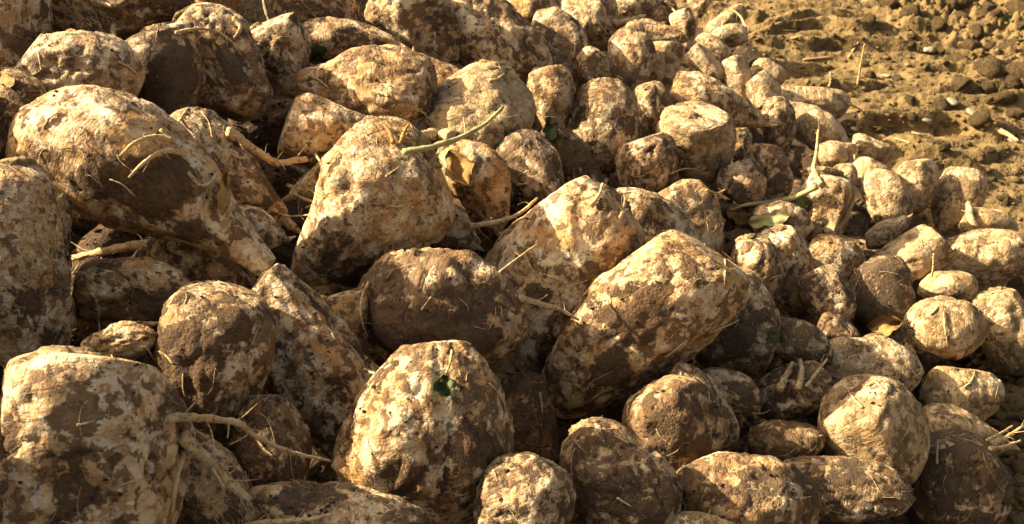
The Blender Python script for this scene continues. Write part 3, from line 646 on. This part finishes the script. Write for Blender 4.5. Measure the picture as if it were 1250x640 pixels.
z += 0.014*fbm(xy*np.array([16, 36, 1]), 51, 3, 0.6)+0.014*np.abs(fbm(xy*np.array([32, 44, 1]), 61, 4, 0.65))*(0.6+0.9*rough_zone)
z *= 1-sstep(4, 20, np.hypot(X.ravel(), Y.ravel()-2))*0.6
ins = np.clip(sd_-0.12, 0, 2.2)
left_of = -0.44*Y.ravel()-0.06-X.ravel()      # unseen soil mound raised past the left edge to block sun under the beets
z += np.clip(shoulder(X.ravel(), Y.ravel()), 0, .08)*(sd_ > 0)*(1-sstep(2.2, 2.8, sd_))
z = z+np.clip(0.36*ins-0.17, 0, 10)*(sd_ > 0)-0.22*sstep(0.05, 0.3, sd_)*(1-1.35*sstep(0.0, 0.10, left_of)*(Y.ravel() < 3.5))
nX, nY = len(gx), len(gy)
I = np.arange(nX*nY).reshape(nX, nY)
GF = np.stack([I[:-1, :-1].ravel(), I[1:, :-1].ravel(), I[1:, 1:].ravel(), I[:-1, 1:].ravel()], -1)
ground = mesh_obj('ground', np.stack([X.ravel(), Y.ravel(), z], -1), GF, M_SOIL)
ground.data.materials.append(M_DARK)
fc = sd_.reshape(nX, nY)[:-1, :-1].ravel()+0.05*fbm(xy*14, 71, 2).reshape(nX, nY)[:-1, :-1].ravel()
ground.data.polygons.foreach_set('material_index', (fc > 0.10).astype(np.int32))  # ground under the heap painted dark to deepen the gap shade
tag(ground, 'churned tan field soil beside the heap', kind='structure')
bpy.context.view_layer.update()

# ------------------------------------------------------------------ roots, stalks and leaves on the beets
dg = bpy.context.evaluated_depsgraph_get()
def look(px, py):
    d = Vector(ray(px, py)); ok, loc, n, i, ob, m = S.ray_cast(dg, Vector(CAM), d.normalized())
    return (np.array(loc), np.array(n), ob) if ok else (CAM+ray(px, py)*2.0, np.array([0, 0, 1.0]), None)
def strand_points(pts, lift, r_px):
    out, last = [], None
    for j, p in enumerate(pts):
        d = ray(p[0], p[1]); loc = look(p[0], p[1])[0]
        t = float((loc-CAM)@FWD)
        up = p[2] if len(p) > 2 else lift
        if last is not None:
            t = min(max(t, last-0.05), last+0.022)
        last = t
        out.append(CAM+d*(t-up-0.6*r_px*t/FPX))
    return out
def strand(owner, name, pts, r0, r1, mat=None, lift=0.0, label=None, rough=0.13):
    P = strand_points(pts, lift, (r0+r1)/2)
    t = float((P[0]-CAM)@FWD)
    rad = np.linspace(r0, r1, len(P))*t/FPX
    sd0 = int(pts[0][0]*7+pts[0][1]); rg = np.random.default_rng(sd0)
    rad = rad*0.85
    V, F = tube(P, rad, 9 if r0 > 3 else 6, seed=sd0, rough=rough)
    V = list(V); PP = np.array(P); ln = np.linalg.norm(PP[-1]-PP[0])
    for q in range(int(2+r0*.8)):                                  # frayed side fibres
        u = rg.uniform(.1, .97)*(len(PP)-1); a = int(u); f = u-a
        p = PP[a]*(1-f)+PP[min(a+1, len(PP)-1)]*f; d = PP[min(a+1, len(PP)-1)]-PP[a]; d = d/(np.linalg.norm(d)+1e-9)
        w = rg.normal(size=3)*.7+d*rg.uniform(.3, 1.2); w /= np.linalg.norm(w); l = ln*rg.uniform(.10, .28); e = rg.normal(size=3)*.3
        fr = float(np.interp(u, range(len(P)), rad))*rg.uniform(.18, .38)
        v2, f2 = tube([p, p+w*l*.5+e*l*.1, p+(w+e)*l], [fr, fr*.7, fr*.3], 4, seed=q, rough=.1)
        F = F+[tuple(x+len(V) for x in g) for g in f2]; V += list(v2)
    V = np.array(V)
    if owner:
        o = beet_obj[owner]
        inv = np.array(o.matrix_world.inverted()); V = V@inv[:3, :3].T+inv[:3, 3]
        return mesh_obj(name, V, F, mat or M_ROOT, parent=o, mw=o.matrix_world.copy())
    return mesh_obj(name, V, F, mat or M_ROOT)
STRANDS = [
 ('A6', 'rootlet', [(212, 172), (190, 167), (165, 174), (146, 191)], 4.2, 1.8, .010),
 ('A6', 'rootlet', [(226, 188), (202, 184), (178, 197), (157, 217)], 4.8, 1.8, .012),
 ('A6', 'rootlet', [(196, 158), (212, 174), (226, 190)], 3, 2, .006),
 ('A6', 'rootlet', [(230, 210), (244, 226), (258, 222), (264, 211)], 2.8, 1.2, .008),
 ('A6', 'rootlet', [(134, 219), (150, 226), (165, 240)], 1.3, .8, .002),
 ('A6', 'side_root', [(186, 297), (152, 302), (120, 308), (90, 315)], 8, 4.5, .02),
 ('A7', 'rootlet', [(214, 40), (245, 35), (272, 42), (292, 60)], 2.6, 1.4, .003),
 ('A8', 'root_tail', [(286, 22), (294, 34), (286, 46)], 4.5, 2, .004),
 ('A3', 'rootlet', [(104, -4), (120, 3), (137, 8)], 4, 3, .01),
 ('A3', 'rootlet', [(138, 30), (138, 46), (134, 60)], 4, 2.4, .01),
 ('A14', 'rootlet', [(246, 136), (255, 150), (259, 168)], 1.3, .9, .01),
 ('A16', 'leaf_stalk', [(492, 186), (528, 179, .02), (560, 169, .02), (590, 153, .015), (614, 131, .012)], 5, 2.4, .012),
 ('A16', 'stalk_stub', [(480, 175), (475, 160), (466, 150)], 3.5, 2, .006),
 ('A16', 'stalk_stub', [(488, 176), (493, 162), (499, 152)], 3.2, 1.8, .006),
 ('A17', 'rootlet', [(350, 226), (375, 234), (400, 232), (422, 229)], 3, 1.8, .012),
 ('A17', 'rootlet', [(360, 238), (385, 247), (412, 240)], 2.6, 1.4, .012),
 ('A17', 'rootlet', [(374, 254), (394, 245), (402, 232)], 2.4, 1.4, .012),
 ('A17', 'rootlet', [(382, 212), (372, 232), (374, 250)], 1.8, 1, .01),
 ('A17', 'rootlet', [(385, 188), (392, 200), (402, 216)], 2.2, 1.2, .01),
 ('A16', 'rootlet', [(330, 256), (352, 264), (380, 262)], 2, 1.2, .01),
 ('D3', 'root_tail', [(572, 276), (602, 272), (632, 262), (656, 242)], 4.6, 1.8, .012),
 ('D2', 'root_tail', [(634, 364), (660, 371), (685, 379), (707, 391)], 5.5, 1.8, .008),
 ('D2', 'rootlet', [(450, 344), (441, 368), (442, 394), (449, 412)], 2, 1.4, .006),
 ('D3', 'rootlet', [(610, 332), (634, 314), (656, 298)], 2.2, 1.2, .006),
 ('D3', 'rootlet', [(640, 308), (650, 330), (666, 346)], 2, 1, .005),
 ('D3', 'rootlet', [(663, 335), (678, 340), (694, 346)], 2.2, 1.2, .006),
 ('D3', 'rootlet', [(722, 250), (731, 238), (736, 224)], 3.4, 1.8, .006),
 ('D5', 'rootlet', [(757, 266), (762, 252), (763, 241)], 3, 1.6, .006),
 ('D14', 'root_tail', [(1003, 226), (994, 206, .01), (997, 184, .03), (999, 158, .05)], 4.6, 1.4, .004),
 ('D14', 'leaf_stalk', [(997, 228), (972, 240), (944, 246), (914, 250), (892, 257)], 4.2, 2.2, .015),
 ('C16', 'root_stub', [(1188, 276), (1184, 263), (1182, 248)], 7, 4, .006),
 ('C26', 'root_stub', [(1208, 542), (1230, 533), (1250, 520)], 4.2, 2, .015),
 ('C26', 'root_stub', [(1208, 548), (1228, 545), (1246, 538)], 3.2, 1.6, .012),
 ('C26', 'root_stub', [(1204, 538), (1220, 530), (1236, 520)], 3, 1.5, .015),
 ('C32', 'root_stub', [(952, 474), (960, 458), (968, 443)], 6, 3, .012),
 ('C32', 'root_stub', [(974, 474), (979, 456), (977, 439)], 5, 2.4, .012),
 ('C32', 'root_stub', [(984, 472), (998, 454), (1010, 438)], 3, 1.4, .012),
 ('C32', 'side_root', [(924, 508), (950, 494), (984, 476)], 7, 5, .006),
 ('E2', 'root_tail', [(196, 516, -.012), (216, 510, .004), (255, 511, .02), (290, 517, .022), (316, 535, .02), (355, 552, .015), (404, 563, .01)], 7.5, 2.0, .02),
 ('E9', 'root_tail', [(300, 641), (338, 637), (372, 635), (406, 628)], 5, 2.6, .01),
 ('E4', 'rootlet', [(112, 358), (120, 375), (121, 398), (124, 414)], 2.2, 1.4, .012),
 ('E4', 'rootlet', [(176, 396), (205, 393), (232, 378)], 4, 2.4, .012),
 ('E3', 'rootlet', [(172, 424), (180, 426), (188, 440)], 2.2, 1, .006),
 ('E8', 'side_root', [(222, 532), (246, 556, .01), (278, 588, .012), (304, 610, .01)], 11, 6, .002),
 ('E8', 'rootlet', [(226, 548), (214, 590), (208, 640)], 6, 4, .002),
 ('D1', 'rootlet', [(598, 468), (614, 490), (622, 522)], 1.6, .9, .003),
 ('B5', 'root_tail', [(750, 29), (768, 25), (788, 19)], 6, 2.2, .006),
 ('B17', 'rootlet', [(833, 196), (827, 213), (832, 230)], 1.4, .8, .003),
 ('B17', 'rootlet', [(818, 212), (836, 206), (850, 207)], 1.2, .7, .003),
 ('C21', 'rootlet', [(1152, 380), (1153, 398), (1156, 416), (1158, 432)], 1.4, .8, .002),
 ('C18', 'rootlet', [(1140, 310), (1139, 325), (1137, 338)], 1.6, .9, .003),
 ('D7', 'rootlet', [(866, 406), (884, 399), (902, 391)], 2.2, 1.2, .006),
 ('D6', 'rootlet', [(862, 232), (876, 236), (884, 232)], 2, 1.2, .006),
 ('C24', 'rootlet', [(1060, 470), (1068, 466), (1078, 474)], 1.6, .9, .003),
 ('C7', 'rootlet', [(1012, 106), (1014, 98), (1013, 88)], 1.6, .9, .003),
 ('B14', 'rootlet', [(812, 2), (820, 10), (832, 22)], 2, 1, .004),
 ('A18', 'side_root', [(552, 168), (532, 164), (512, 166)], 12, 6, .006),
]
for ow, nm, pts, r0, r1, lf in STRANDS:
    m = M_STALK if nm == 'leaf_stalk' else M_DRY if nm == 'stalk_stub' else None
    o = strand(ow, nm, pts, r0, r1, m, lf)
    if ow == 'A16' and nm == 'leaf_stalk': o['label'] = 'green leaf stalk reaching right'
tag(strand(None, 'broken_root', [(277, 160), (300, 175), (324, 193), (340, 199), (374, 194)], 7.5, 4.5, None, .012),
    'loose broken root stick lying above the black hollow', 'root')

# broken root bits lying loose among the beets
rb = random.Random(21)
for _ in range(46):
    px, py, a, l = rb.uniform(20, 1180), rb.uniform(30, 630), rb.uniform(0, 6.28), rb.uniform(7, 17)
    if look(px, py)[2] is None or look(px, py)[2].name.startswith('ground'): continue
    bnd = rb.uniform(-.5, .5)
    q = strand(None, 'broken_root', [(px, py), (px+l*math.cos(a), py+l*math.sin(a)), (px+l*(math.cos(a)+math.cos(a+bnd)), py+l*(math.sin(a)+math.sin(a+bnd)))], rb.uniform(1.2, 2.6), .8, None, .001)
    tag(q, 'thin broken root bit lying loose on the beets', 'root', 'loose root bits on the heap')

# fine root hairs and fibres clinging to each larger beet: one part of that beet
rnd = random.Random(77); nrg = np.random.default_rng(77)
for k, b in zip(keys, B):
    if max(b[2], b[3]) < 72: continue
    o = beet_obj[k]; me = o.data; n = len(me.vertices)
    co = np.empty(n*3, np.float32); me.vertices.foreach_get('co', co); co = co.reshape(-1, 3)
    no = np.empty(n*3, np.float32); me.vertices.foreach_get('normal', no); no = no.reshape(-1, 3)
    M3 = np.array(o.matrix_world)[:3, :3]; loc = np.array(o.matrix_world)[:3, 3]
    vis = np.where(((no@M3.T)*((CAM-(co@M3.T+loc)))).sum(1) > 0.05)[0]
    cnt = int(3+max(b[2], b[3])/14); cnt = 46 if k in ('E8', 'A23', 'A17') else cnt
    VV, FF = [], []
    for _ in range(cnt):
        i = int(nrg.choice(vis)); p = co[i].astype(float); nn = no[i].astype(float)
        d = nrg.normal(size=3)+np.array([0, 0, .8]); d -= nn*(d@nn); d /= np.linalg.norm(d)
        Lh = rnd.uniform(.012, .04); pts = []
        side = np.cross(nn, d)
        c1, c2 = rnd.gauss(0, .5), rnd.gauss(0, .5)
        for q in (0, .33, .66, 1):
            g = p+d*Lh*q+side*Lh*(c1*q*q+c2*q**3*.6)
            j = int(np.argmin(((co-g)**2).sum(1)))
            g = g-no[j]*((g-co[j])@no[j])
            pts.append(g+no[j]*(.0004+.003*rnd.random()*q))
        r = rnd.uniform(.0003, .0007)
        V, F = tube(pts, [r, r*.8, r*.6, r*.35], 4, seed=rnd.randrange(9999), rough=.1)
        FF += [tuple(x+len(VV) for x in f) for f in F]; VV += list(V)
    h = mesh_obj('root_hairs', np.array(VV), FF, M_ROOT, parent=o, mw=o.matrix_world.copy()); h['kind'] = 'stuff'

def leaf(px, py, w, h, ang, mat, label=None, owner=None, lift=.004, curl=.004, name='leaf', seed=0):
    """a limp crumpled leaf scrap lying on whatever is under it"""
    rng = np.random.default_rng(int(px*3+py)); n = 11; V, F = [], []
    a = math.radians(ang); c, s = math.cos(a), math.sin(a)
    base = look(px, py); t0 = float((base[0]-CAM)@FWD)
    ph = rng.uniform(0, 6, 4)
    for i in range(n):
        for j in range(n):
            u, v = i/(n-1)*2-1, j/(n-1)*2-1
            half = (max(0.0, 1-u*u)**.55)*(1+.22*math.sin(5*u+ph[0])+.12*math.sin(11*u+ph[1]*(1 if v > 0 else 2)))
            x, y = u*h/2, v*half*w/2
            qx, qy = px+x*c-y*s, py+x*s+y*c
            t = float((look(qx, qy)[0]-CAM)@FWD); t = min(max(t, t0-.02), t0+.02)
            t -= lift+curl*(abs(v)**1.5+.6*math.sin(3*u+ph[2])*math.sin(4*v+ph[3]))
            V.append(CAM+ray(qx, qy)*t)
    F = [(i*n+j, i*n+j+1, (i+1)*n+j+1, (i+1)*n+j) for i in range(n-1) for j in range(n-1)]
    V = np.array(V); m = len(V)
    V = np.concatenate([V, V-np.array(base[1])*0.0006])           # a thin blade with two faces
    F = F+[tuple(m+q for q in reversed(f)) for f in F]
    rim = [(i*n, (i+1)*n) for i in range(n-1)]+[((n-1)*n+j, (n-1)*n+j+1) for j in range(n-1)]+[((i+1)*n+n-1, i*n+n-1) for i in range(n-1)][::-1]+[(j+1, j) for j in range(n-1)][::-1]
    F = F+[(q, p, p+m, q+m) for p, q in rim]
    o = mesh_obj(name, V, F, mat)
    return tag(o, label, 'leaf')
leaf(543, 471, 26, 28, 80, M_GREEN, 'small green leaf scrap stuck on the pear-shaped beet', curl=.010)
strand('D1', 'leaf_stalk', [(552, 428), (550, 440), (545, 456)], 2.4, 1.6, M_STALK, .004)
leaf(672, 160, 16, 24, 70, M_GREEN, 'dark blue-green leaf scrap hanging right of the lumpy sunlit beet')
leaf(389, 66, 14, 24, -40, M_GREEN, 'dark green leaf between the two sunlit-backed beets at the upper middle')
leaf(946, 412, 14, 14, 60, M_GREEN, 'tiny vivid green leaf bit beside the tall grey-topped beet')
leaf(977, 247, 18, 24, 10, M_GREEN, 'green leaf scrap at the foot of the upright root')
leaf(938, 268, 18, 52, -10, M_STALK, 'yellowish green wilted leaf hanging under the long thin root')
leaf(903, 262, 22, 34, 20, M_DRY, 'dry brown leaf base at the end of the long thin root')
leaf(274, 236, 14, 56, 95, M_DRY, 'curled yellow dry leaf standing by the broken root end', lift=.014)
leaf(1080, 396, 24, 44, -8, M_DRY, 'crumpled brown dry leaf below the dark muddy cone', lift=.012, curl=.012)
leaf(6, 97, 16, 26, 30, M_DRY, 'orange dry leaf scrap at the left edge', lift=.008)
leaf(560, 205, 30, 50, 60, M_DRY, 'crumbly dried leaf remains beside the green stalk', lift=.006, curl=.01)
leaf(1231, 23, 7, 12, 0, M_GREEN, 'green weed leaf on the field soil near the top right corner')
leaf(1130, 79, 6, 14, 0, M_GREEN, 'small green weed leaf in the middle of the field soil')

# ------------------------------------------------------------------ the field: clods, crumbs, straw and stones
IV, IF = ico(3); IV1, IF1 = ico(1)
clod_data = []
def clod_geom(seed, V=IV):
    rng = np.random.default_rng(seed)
    P = V*(1+.42*fbm(V*1.3+seed, seed, 3)[:, None]+.35*np.abs(fbm(V*2.6+seed, seed+2, 4, .6))[:, None])
    for _ in range(7):
        d = rng.normal(size=3); d /= np.linalg.norm(d); h = P@d; c = h.max()*rng.uniform(.6, .85)
        P = P-np.where(h > c, (h-c)*.85, 0)[:, None]*d
    return P*(1+.10*fbm(P*6+seed, seed+5, 2, .6)[:, None])*np.array([1.15, .9, .75])
def ground_at(px, py):
    d = Vector(ray(px, py)).normalized(); o = Vector(CAM)
    for _ in range(6):
        ok, loc, n, i, ob, m = S.ray_cast(dg, o, d)
        if not ok: return None
        if ob.name.startswith('ground'): return np.array(loc)
        return None
rnd = random.Random(9)
spots = [(1215, 88, 22), (1243, 92, 20), (1166, 76, 15), (1148, 132, 13), (1196, 146, 14), (1184, 58, 13), (1080, 8, 15), (1112, 16, 14), (1236, 58, 16), (1244, 12, 17),
         (1192, 38, 11), (1225, 120, 13), (1172, 104, 12), (1240, 140, 12), (1144, 30, 11), (1203, 14, 12), (1060, 24, 9), (1232, 168, 11), (1205, 108, 12), (1160, 8, 12)]
for _ in range(400):
    if len(spots) >= 55: break
    px = rnd.uniform(900, 1250); py = rnd.uniform(0, 250)
    w = min(1, max(0, (px-1040)/140))*(1 if py < 150 else .45)
    if rnd.random() < .12+.8*w: spots.append((px, py, rnd.uniform(4.5, 7.5)+5*w*rnd.random()))
nclod = 0
for px, py, r in spots:
    g = ground_at(px, py)
    if g is None: continue
    if nclod < 10:
        o = mesh_obj('soil_clod', clod_geom(300+nclod), IF, M_CLOD, smooth=False); clod_data.append(o.data)
    else:
        o = bpy.data.objects.new('soil_clod', rnd.choice(clod_data)); C.objects.link(o)
    nclod += 1
    t = float((g-CAM)@FWD); R = r*t/FPX
    o.location = g+np.array([0, 0, R*.0]); o.scale = (R, R, R*.9); o.rotation_euler = (rnd.gauss(0, .4), rnd.gauss(0, .4), rnd.uniform(0, 6.28))
    big = r >= 11
    tag(o, 'large rough soil clod among the broken ground at the right' if big else 'small lump of dry soil lying on the field', 'clod', 'large soil clods' if big else 'small soil lumps')
# crumbs: nobody could count them
def scatter(n, f, mat, name, label, size, V0=IV1, F0=IF1):
    VV, FF, k = [], [], 0
    for _ in range(n):
        g = f()
        if g is None: continue
        p, nn = g; r = size()
        P = V0*(1+.35*nrg.normal(size=(len(V0), 1)))*r*np.array([1.2, .9, .7])+p+nn*r*.25
        VV.append(P); FF.append(F0+k*len(V0)); k += 1
    o = mesh_obj(name, np.concatenate(VV), np.concatenate(FF), mat, smooth=False)
    return tag(o, label, kind='stuff')
def on_field():
    g = ground_at(rnd.uniform(830, 1260), rnd.uniform(-10, 300))
    return None if g is None else (g, np.array([0, 0, 1.0]))
scatter(1600, on_field, M_CLOD, 'soil_crumbs', 'loose soil crumbs strewn over the field', lambda: .002+.007*rnd.random()**3)
def on_heap():
    p, n, ob = look(rnd.uniform(-5, 1255), rnd.uniform(-5, 645))
    if ob is None or n[2] < .45 or ob.name.startswith('ground'): return None
    return p, n
scatter(2600, on_heap, M_DARK, 'soil_crumbs', 'specks of dark soil lying on the beets', lambda: .0004+.0022*rnd.random()**5)
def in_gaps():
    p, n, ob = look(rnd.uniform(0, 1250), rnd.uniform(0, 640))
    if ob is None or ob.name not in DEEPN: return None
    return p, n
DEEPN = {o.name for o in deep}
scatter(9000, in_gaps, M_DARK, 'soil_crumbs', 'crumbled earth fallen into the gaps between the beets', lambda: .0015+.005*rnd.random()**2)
def low_ground():
    g = ground_at(rnd.uniform(1150, 1260), rnd.uniform(420, 645))
    return None if g is None else (g, np.array([0, 0, 1.0]))
scatter(900, low_ground, M_CLOD, 'soil_crumbs', 'soil crumbs at the foot of the heap', lambda: .003+.010*rnd.random()**2)

def field_stick(pts, r0, r1, mat, label, cat, lift=.004, name='straw'):
    P = []
    for p in pts:
        g = ground_at(p[0], p[1])
        if g is None: return
        P.append(g+np.array([0, 0, lift+(p[2] if len(p) > 2 else 0)]))
    t = float((P[0]-CAM)@FWD)
    V, F = tube(P, np.linspace(r0, r1, len(P))*t/FPX, 6, seed=int(pts[0][0]), rough=.15)
    tag(mesh_obj(name, V, F, mat), label, cat)
field_stick([(1198, 152), (1220, 163), (1242, 176)], 4, 2, M_ROOT, 'pinkish root piece lying on the soil at the right edge', 'root', .008, 'broken_root')
field_stick([(1047, 104), (1047, 104, .06), (1048, 104, .11)], 1.7, .8, M_STRAW, 'dry stalk standing upright out of the field soil', 'stalk', 0, 'dry_stalk')
field_stick([(1036, 72), (1042, 62), (1048, 53)], 1.6, 1, M_STRAW, 'slanting straw behind the upright dry stalk', 'straw')
for _ in range(13):
    px, py = rnd.uniform(900, 1245), rnd.uniform(5, 240); a = rnd.uniform(-.5, .5); l = rnd.uniform(8, 17)
    field_stick([(px, py), (px+l*math.cos(a), py+l*.6*math.sin(a)), (px+2*l*math.cos(a), py+1.2*l*math.sin(a))], 1.3, .8, M_STRAW, 'bit of pale straw scattered on the field soil', 'straw')
    if S.collection.objects[-1].name.startswith('straw'): S.collection.objects[-1]['group'] = 'straw bits on the field'
for px, py, r, lab in [(1082, 94, 5.5, 'bright white pebble on the soil behind the level beets'), (1132, 63, 10, 'flat pale stone among the clods'), (1107, 80, 3.5, 'tiny white pebble between the weed leaf and bright pebble'),
                       (1160, 126, 8, 'grey-white stone with a dark side on the soil'), (1188, 140, 8, 'pale angular stone near the pinkish root piece'), (1131, 149, 7, 'flat pale chip on the ridged soil'),
                       (950, 30, 5, 'small pale stone near the top of the ridged soil'), (1235, 172, 5, 'whitish pebble at the right edge below the root piece'), (1042, 158, 5, 'small pale chip right of the tan sloping beet')]:
    g = ground_at(px, py)
    if g is None: continue
    o = mesh_obj('stone', clod_geom(int(px)), IF, M_STONE); t = float((g-CAM)@FWD); R = r*t/FPX
    o.location = g+np.array([0, 0, R*.25]); o.scale = (R, R*.9, R*.6); o.rotation_euler = (rnd.gauss(0, .2), rnd.gauss(0, .2), rnd.uniform(0, 6))
    tag(o, lab, 'stone')

# ------------------------------------------------------------------ beets in the gaps: keep those that show, and say which beet each lies under
bpy.context.view_layer.update()
dg = bpy.context.evaluated_depsgraph_get()
seen = {}
for py in np.arange(1, 640, 2.5):
    for px in np.arange(1, 1250, 2.5):
        ok, loc, n, i, ob, m = S.ray_cast(dg, Vector(CAM), Vector(ray(px, py)).normalized())
        if ok: seen.setdefault(ob.name, []).append((px, py))
used = set()
for o in deep:
    pp = seen.get(o.name)
    if not pp or len(pp) < 3:
        bpy.data.objects.remove(o); continue
    cx, cy = np.mean(pp, axis=0)
    order = sorted(keys, key=lambda k: math.hypot(BEETS[k][0]-cx, (BEETS[k][1]-cy)*1.2))
    k = next((k for k in order[:14] if k not in used), order[0]); used.add(k)
    words = BEETS[k][12].split()[:11]
    while words[-1].rstrip(',') in ('a', 'an', 'the', 'of', 'with', 'and', 'by', 'to', 'in', 'on', 'its', 'at', 'under', 'behind', 'above', 'below', 'beside', 'near', 'right', 'left', 'deep', 'big', 'long', 'dark', 'up', 'sandy', 'large'): words.pop()
    o['label'] = ' '.join(['dark', 'beet', 'showing', 'beneath', 'the']+words)
SEEN = seen
